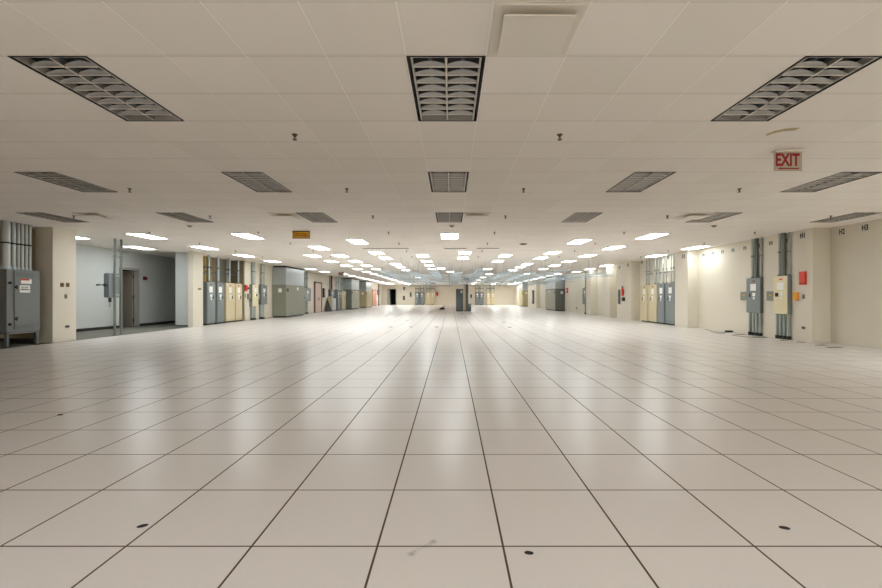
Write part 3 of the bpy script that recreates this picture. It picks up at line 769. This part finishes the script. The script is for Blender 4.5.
def far_box(x0, x1, z0, z1, m, name, label, cat, det='black'):
    t = thing(name, label, cat, ((x0+x1)/2, YF, z0)); h = (x1-x0)/2
    MB().box((-h, -.14, 0), (h, -.001, z1-z0), .005).obj('body', m, t); MB().box((-h*.6, -.16, (z1-z0)*.3), (h*.6, -.14, (z1-z0)*.7), .003).obj('cover', det, t)
far_box(-5.5-.8, -5.5-.52, 1.2, 1.95, 'gray_dk', 'switch_box', 'small grey switch box left of the far left panels', 'switch box')
far_box(-7.35, -7.05, .75, 1.35, 'black', 'phone_set', 'black wall phone on the far white wall by the dark doorway', 'telephone', 'gray_dk')
far_box(-7.3, -7.05, 2.3, 2.75, 'black', 'wall_lamp', 'small black fitting high on the far wall above the phone', 'fitting', 'gray_dk')
far_box(-2.25, -1.95, 1.4, 2.0, 'red', 'fire_alarm', 'red fire device on the far wall beside the left tan panels', 'fire alarm', 'darkred')
far_box(2.35, 2.75, .35, 1.7, 'white', 'wall_box', 'white box on the far wall right of the mid hall column', 'box', 'plate_ivory')
far_box(2.95, 3.2, 1.1, 1.6, 'black', 'switch_box', 'black switch box left of the far right grey panels', 'switch box', 'gray_dk')

# ================================================================ WALL ITEMS (right)
def wplate(s, xw, y, z, hy, hz, dep, m, name, label, cat, det=None, detm='black', group=None, detname='slot'):
    t = thing(name, label, cat, (xw, y, z), group)
    sbox(MB(), s, 0.0, dep, -hy, hy, -hz, hz, min(.004, dep*.3)).obj('plate', m, t)
    if det:
        for (a, b_, c, e) in det: sbox(MB(), s, dep, dep+.006, a, b_, c, e).obj(detname, detm, t)
    return t
def xr(y): return 9.62+(y-11.46)*.06/5.43
wplate(1, xr(11.75), 11.76, 1.725, .10, .18, .05, 'red', 'alarm_box', 'red box on the right wall near the corner pilaster', 'alarm box', [(-.07, .07, -.16, -.13)], 'darkred', detname='pull_bar')
wplate(1, xr(12.0), 11.99, 1.23, .062, .115, .07, 'orange', 'emergency_switch_box', 'orange-yellow box beside the cream wall panel', 'switch box', [(-.04, .04, -.09, .09)], 'orange', detname='cover')
wplate(1, xr(11.75), 11.76, 1.22, .042, .062, .012, 'steel_plate', 'light_switch', 'steel light switch under the red box on the right wall', 'switch', [(-.008, .008, -.02, .02)], 'black', detname='toggle')
wplate(1, xr(11.75), 11.76, .37, .055, .036, .012, 'steel_plate', 'wall_outlet', 'steel outlet low on the right wall below the light switch', 'outlet', [(-.03, -.008, -.018, .018), (.008, .03, -.018, .018)], 'base', detname='socket')
# bay markings
def mark(y, z, txt, label, x):
    o = letters('bay_marking', txt, .19, 'black', None, (x, y, z), 'L', width=.16, depth=.003); o.location = (-.003, 0, 0)
    tag(o, label, 'wall marking')
mark(11.80, 1.21+61.5*11.8/431, 'H1', 'black stencil H1 on the wall above the red box', xr(11.8)-.0)
mark(11.13, 1.21+65.4*11.13/431, 'H2', 'black stencil H2 just right of the corner pilaster', 10.1)
mark(10.51, 1.21+69.5*10.51/431, 'H3', 'black stencil H3 at the right edge of the photo', 10.1)
MARKS = [(787.2, 240.6, 'above the cream wall panel conduits'), (770.2, 243.2, 'between the two wall panels'), (757.8, 246, 'above the grey wall panel conduits'), (743.8, 248.2, 'just left of the grey panel conduits'), (731.8, 250.3, 'second left of the grey panel conduits'),
         (721.1, 251.9, 'middle of the bright wall'), (711.1, 253.6, 'over the bright patch on the wall'), (701.8, 255.2, 'beside the pilaster inner corner')]
for px, py, nm in MARKS:
    y = 431*9.65/(px-450); z = 1.21+(297-py)*y/431
    m_ = MB().box((xr(y)-.004, y-.075, z-.055), (xr(y)-.0005, y-.02, z+.055)).box((xr(y)-.004, y+.015, z-.055), (xr(y)-.0005, y+.07, z+.055)).box((xr(y)-.004, y-.02, z+.02), (xr(y)-.0005, y+.015, z+.05))
    tag(m_.obj('bay_marking', 'gray_dk'), 'small dark wall stencil '+nm, 'wall marking')
for px, py, x, nm in ((682.5, 256.5, 9.28, 'on the pilaster face'), (667, 257, 9.72, 'above the nearer grey panel conduits'), (641, 262, 9.72, 'left of the tan panel conduits'), (627, 265, 9.28, 'on the pilaster over the extinguisher'), (618.5, 267.5, 9.28, 'left on the pilaster over the extinguisher')):
    y = 431*x/(px-450); z = 1.21+(297-py)*y/431
    tag(MB().box((x-.004, y-.10, z-.08), (x-.0005, y-.02, z+.08)).box((x-.004, y+.02, z-.08), (x-.0005, y+.10, z+.08)).obj('bay_marking', 'gray_dk'), 'small dark wall stencil '+nm, 'wall marking')

# extinguisher, phone and handset on right pilaster
t = thing('fire_extinguisher', 'red fire extinguisher hung on the right pilaster', 'fire extinguisher', (9.28, 23.15, 1.25))
MB().tube((-.07, 0, .02), (-.07, 0, .38), .055, 16).tube((-.07, 0, .38), (-.07, 0, .45), .055, 16, .02).obj('cylinder', 'red', t, True)
MB().tube((-.07, 0, .45), (-.07, 0, .50), .02, 10).box((-.09, -.04, .50), (-.05, .06, .54)).obj('valve', 'black', t)
MB().path([(-.07, .05, .52), (-.08, .09, .45), (-.08, .09, .2), (-.07, .07, .08)], .009).obj('hose', 'black', t)
MB().box((-.03, -.04, .1), (-.0005, .04, .35)).obj('bracket', 'base', t)
wplate(1, 9.28, 23.1, 1.09, .12, .10, .10, 'black', 'alarm_horn', 'black round-cornered device under the red extinguisher', 'alarm', [(-.07, .07, -.05, .05)], 'gray_dk', detname='grille')
wplate(1, 9.28, 23.7, 1.22, .11, .40, .06, 'gray_dk', 'wall_phone', 'dark wall phone left of the red extinguisher', 'telephone', [(-.05, .05, .02, .3), (-.05, .05, -.36, -.1)], 'black', detname='keypad')
# red box near far right unit
wplate(1, 9.695, 35.9, 1.75, .22, .20, .08, 'red', 'alarm_box', 'small red box on the wall beside the distant dark air unit', 'alarm box', [(-.1, .1, -.08, .08)], 'white')
wplate(1, 9.7, 33.3, .35, .12, .08, .02, 'steel_plate', 'wall_outlet', 'low outlet on the far right white wall', 'outlet', [(-.05, .05, -.03, .03)], 'base')
wplate(1, 9.275, 48.5, 1.2, .45, .75, .08, 'base', 'notice_board', 'dark upright board on the far right pilaster', 'board', [(-.3, .3, -.5, .6)], 'gray_dk', detname='panel')

# left column plates
for px, py, nm, mm, hy, hz, name, cat in ((60.9, 284.9, 'dark round-cornered control plate on the left column, left of the pair', 'brown', .05, .055, 'control_plate', 'control plate'),
                           (66.6, 284.9, 'dark control plate on the left column, right of the pair', 'brown', .05, .055, 'control_plate', 'control plate'),
                           (64.7, 296.4, 'light switch on the left column under the control plates', 'steel_plate', .036, .06, 'light_switch', 'switch'),
                           (66.2, 326.5, 'twin outlet low on the left column', 'steel_plate', .06, .035, 'wall_outlet', 'outlet')):
    y = 431*10.5/(450-px); z = 1.21+(297-py)*y/431
    wplate(-1, -10.5, y, z, hy, hz, .012, mm, name, nm, cat, [(-.015, .015, -.02, .02)] if name != 'wall_outlet' else [(-.045, -.01, -.02, .02), (.01, .045, -.02, .02)], 'black', detname='button')
y = 431*10.42/(450-198.5)
wplate(-1, -10.42, y, 1.21+(297-289)*y/431, .10, .04, .012, 'steel_plate', 'light_switch', 'small switch plate on the left pilaster before the grey panels', 'switch', [(-.06, -.02, -.02, .02), (.02, .06, -.02, .02)], 'brown', detname='toggle')
# outlet behind cabinet on tan wall, camera facing
t = thing('wall_outlet', 'small outlet low on the shaded wall right of the grey cabinet', 'outlet', (-11.02, 11.6, .52))
MB().box((-.035, -.012, -.06), (.035, -.001, .06), .002).obj('plate', 'plate_ivory', t); MB().box((-.012, -.015, .01), (.012, -.012, .035)).box((-.012, -.015, -.035), (.012, -.012, -.01)).obj('socket', 'black', t)
# alarm next to alcove door
wplate(-1, -12.99, 18.28, 2.0, .10, .07, .04, 'darkred', 'alarm_strobe', 'dark red alarm beside the alcove door', 'alarm', [(-.04, .04, -.04, .04)], 'black')
# fire bell on left wall
t = thing('fire_bell', 'red fire bell on the left wall beside the tan panels', 'fire bell', (-10.495, 22.0, 1.67))
MB().box((.001, -.10, -.16), (.07, .10, .16), .01).obj('back_box', 'red', t)
MB().tube((.07, 0, .02), (.13, 0, .02), .13, 18, .06).obj('gong', 'red', t, True); MB().tube((.13, .02, 0), (.17, .04, -.03), .05, 12).obj('horn', 'black', t, True)
wplate(-1, -10.495, 22.0, 1.27, .04, .07, .02, 'blue', 'wall_tag', 'small blue tag below the red fire bell', 'tag', [(-.02, .02, -.03, .03)], 'white')
# items past the double door
wplate(-1, -10.5, 35.4, 1.55, .20, .38, .12, 'black', 'wall_phone', 'black wall phone past the pinkish double door', 'telephone', [(-.08, .08, -.2, .2)], 'gray_dk', detname='handset')
wplate(-1, -10.5, 34.97, 1.25, .08, .05, .03, 'base', 'light_switch', 'dark switch at the jamb of the pinkish double door', 'switch', [(-.03, .03, -.02, .02)], 'black')
t = thing('leaning_panel', 'black triangular panel leaning on the left wall past the double door', 'panel', (-10.35, 36.0, 0))
MB().add([(.0, -.5, 0), (.32, .35, 0), (-.1, .3, 1.05), (.03, -.52, 0), (.35, .33, 0), (-.07, .28, 1.05)], [(0, 1, 2), (3, 5, 4), (0, 3, 4, 1), (1, 4, 5, 2), (2, 5, 3, 0)]).obj('sheet', 'black', t)
MB().box((-.12, .36, 0), (.26, .40, 1.2), .003).obj('support_board', 'plate_ivory', t)
t = thing('floor_cabinet', 'pale low cabinet under the small grey wall box at left', 'cabinet', (-10.5, 37.4, 0))
MB().box((.01, -.6, .05), (.35, .6, 1.1), .008).obj('body', 'wall_white', t); MB().box((.35, -.57, .1), (.365, .57, 1.05), .004).obj('door', 'wall_white', t); MB().box((.03, -.57, 0), (.3, .57, .05)).obj('plinth', 'base', t)

# ================================================================ CABLE TRAYS
TZ = 2.17
def tray(x0, y0, x1, y1, wd, label, rods):
    t = thing('cable_tray', label, 'cable tray', (x0, y0, TZ), 'wire cable trays')
    lx, ly = x1-x0, y1-y0; along_x = abs(lx) > abs(ly); L = abs(lx) if along_x else abs(ly)
    def P(u, v_, z): return (u, v_, z) if along_x else (v_, u, z)
    for s_ in (-1, 1):
        MB().box(P(0, s_*wd/2-.004, .0), P(L, s_*wd/2+.004, .012)).box(P(0, s_*wd/2-.004, .075), P(L, s_*wd/2+.004, .085)).obj('side_rail', 'wire', t)
    ws = MB(); n = int(L/.25)
    for k in range(n+1):
        u = L*k/n
        ws.path([P(u, -wd/2, .08), P(u, -wd/2, .004), P(u, wd/2, .004), P(u, wd/2, .08)], .005, 4)
    for v_ in (-.33, -.16, 0, .16, .33):
        ws.path([P(0, v_*wd, .006), P(L, v_*wd, .006)], .004, 4)
    ws.obj('wire_mesh', 'wire', t)
    for k in range(rods):
        u = L*(k+.5)/rods
        hr = MB()
        hr.tube(P(u, -wd/2-.03, -.02), P(u, -wd/2-.03, HC-TZ-.001), .0045, 6).tube(P(u, wd/2+.03, -.02), P(u, wd/2+.03, HC-TZ-.001), .0045, 6)
        hr.box(P(u-.02, -wd/2-.06, -.03), P(u+.02, wd/2+.06, -.002))
        hr.obj('hanger', 'conduit', t)
    return t
for k, d_ in enumerate((20.0, 23.5, 26.5, 30.0, 34.0, 38.5)):
    tray(-3.4, d_, 7.6, d_, .45, 'wire cable tray crossing the far hall, %s crosswise run' % ORD[k], 5)
TL = [(-3.2, 'leftmost'), (-1.9, 'second from left'), (-.9, 'third from left'), (.3, 'fourth from left'), (1.5, 'middle'), (2.9, 'fourth from right'), (3.8, 'third from right'), (5.4, 'second from right'), (7.2, 'rightmost')]
for x, nm in TL:
    t = tray(x, 20.3, x, 38.3, .45, 'wire cable tray running down the far hall, %s lengthwise run' % nm, 6)
    dz = .17+.28*random.random(); t.location.z = TZ+dz
    for c in t.children:
        if c.name.startswith('hanger'): c.scale.z = (HC-TZ-dz-.001)/(HC-TZ-.001)
# coils of black cable lying on the trays
for x, y, z, R, nm in ((.9, 26.5, TZ+.118, .16, 'black cable coil lying on a tray right of centre'), (-1.4, 34.0, TZ+.118, .15, 'black cable coil lying on a tray left of centre')):
    t = thing('cable_coil', nm, 'cable', (x, y, z))
    MB().torus((0, 0, 0), R, .028, sq=.75).torus((.02, .01, .035), R*.85, .025, sq=.75).obj('loops', 'black', t, True)
    MB().torus((R*.95, 0, .01), .05, .012, axis='y').obj('tie', 'base', t, True)

# ================================================================ FLOOR ITEMS
def px2f(px, py): d_ = 431*EYE/(py-297); return ((px-450)*d_/431, d_)
def grommet(px, py, r, ang, label):
    x, y = px2f(px, py); t = thing('floor_grommet', label, 'floor grommet', (x, y, 0)); t.rotation_euler[2] = ang
    a = MB().tube((0, 0, 0), (0, 0, .002), r, 20); a.v = [(v[0]*1.0, v[1]*.62, v[2]) for v in a.v]; a.obj('plug', 'hole', t)  # flat dark disc stands in for the darkness of an open hole
    q = MB().torus((0, 0, .001), r*1.02, .0016, sq=.62); q.obj('rim', 'base', t, True)
grommet(141.5, 526, .024, .5, 'small oval hole in a floor tile at lower left, drawn as a dark disc')
grommet(528, 553, .020, -.2, 'small oval hole at lower centre right of the seam, drawn as a dark disc')
grommet(783.5, 528, .024, -.3, 'small oval hole in a floor tile at lower right, drawn as a dark disc')
def cutout(px, py, wx, wy, label, grp=None):
    x, y = px2f(px, py); t = thing('floor_cutout', label, 'floor cutout', (x, y, 0), grp)
    MB().box((-wx/2, -wy/2, 0), (wx/2, wy/2, .003)).obj('brush_pad', 'hole', t)
    MB().box((-wx/2-.015, -wy/2-.015, 0), (wx/2+.015, -wy/2, .005)).box((-wx/2-.015, wy/2, 0), (wx/2+.015, wy/2+.015, .005)).box((-wx/2-.015, -wy/2, 0), (-wx/2, wy/2, .005)).box((wx/2, -wy/2, 0), (wx/2+.015, wy/2, .005)).obj('edge_trim', 'base', t)
for px, py, nm in ((434, 314.4, 'just left of centre, third row back'), (385, 315.4, 'the leftmost of the far dark spots'), (397, 315.6, 'second from left among the far dark spots'),
                   (406.5, 320.5, 'alone between two rows of dark spots, left'), (390, 327, 'nearest row, leftmost'), (410, 327, 'nearest row, second from left'), (435.5, 327, 'nearest row, below the mid hall seam'),
                   (508.6, 327.3, 'nearest row, right of centre'), (503, 322.5, 'between the rows, right of centre'), (450, 313.4, 'right beside the mid hall panel'), (461, 313.6, 'just in front of the mid hall column')):
    cutout(px, py, .12, .14, 'tiny dark floor cutout, '+nm)
cutout(820, 345.2, .20, .07, 'dark floor slot at the foot of the right corner pilaster')
cutout(833, 347.6, .28, .09, 'larger dark floor slot right of the corner pilaster')
cutout(800, 342.3, .16, .06, 'dark floor slot below the low outlet on the right wall')
cutout(783, 340.3, .16, .06, 'dark floor slot under the cream panel conduits')
cutout(739, 334.6, .25, .12, 'dark floor slot left of the grey panel conduits')
cutout(756, 337.0, .20, .08, 'dark floor slot under the grey panel conduits')
def cable(pts, r, label):
    P_ = []
    W_ = [Vector((*px2f(a, b_), r)) for a, b_ in pts]
    for i in range(len(W_)-1):
        p0 = W_[max(i-1, 0)]; p1 = W_[i]; p2 = W_[i+1]; p3 = W_[min(i+2, len(W_)-1)]
        for k in range(8):
            u = k/8
            P_.append(.5*((2*p1)+(-p0+p2)*u+(2*p0-5*p1+4*p2-p3)*u*u+(-p0+3*p1-3*p2+p3)*u**3))
    P_.append(W_[-1])
    return MB().path(P_, r, 8)
t = thing('floor_cable', 'thin dark cable with a plug lying along the right wall base', 'cable')
cable([(704, 329.2), (707, 330.3), (713, 332.2), (722, 333.3), (727, 332.2)], .010, '').obj('cord', 'gray_dk', t, True)
x, y = px2f(727.5, 332.2)
MB().box((x-.10, y-.06, 0), (x+.12, y+.06, .06), .012).obj('plug', 'black', t)
t = thing('floor_cable', 'thin cable curving on the floor in front of the grey wall panel', 'cable')
cable([(731, 335.3), (740, 336.6), (752, 337.5), (766, 337.6)], .008, '').obj('cord', 'gray_dk', t, True)
t = thing('cable_spool', 'small black coil lying on the floor in front of the far wall', 'cable', (-.85, 41.3, 0))
MB().torus((0, 0, .07), .22, .06, sq=.8).torus((.02, 0, .16), .18, .05, sq=.8).obj('loops', 'black', t, True); MB().tube((-.05, 0, .18), (.16, .05, .36), .03).obj('loose_end', 'black', t)
x, y = px2f(59, 415)
tag(MB().tube((x, y, 0), (x, y, .008), .022, 12, .016).obj('floor_plug', 'base'), 'tiny dark peg in a floor seam at far left', 'peg')
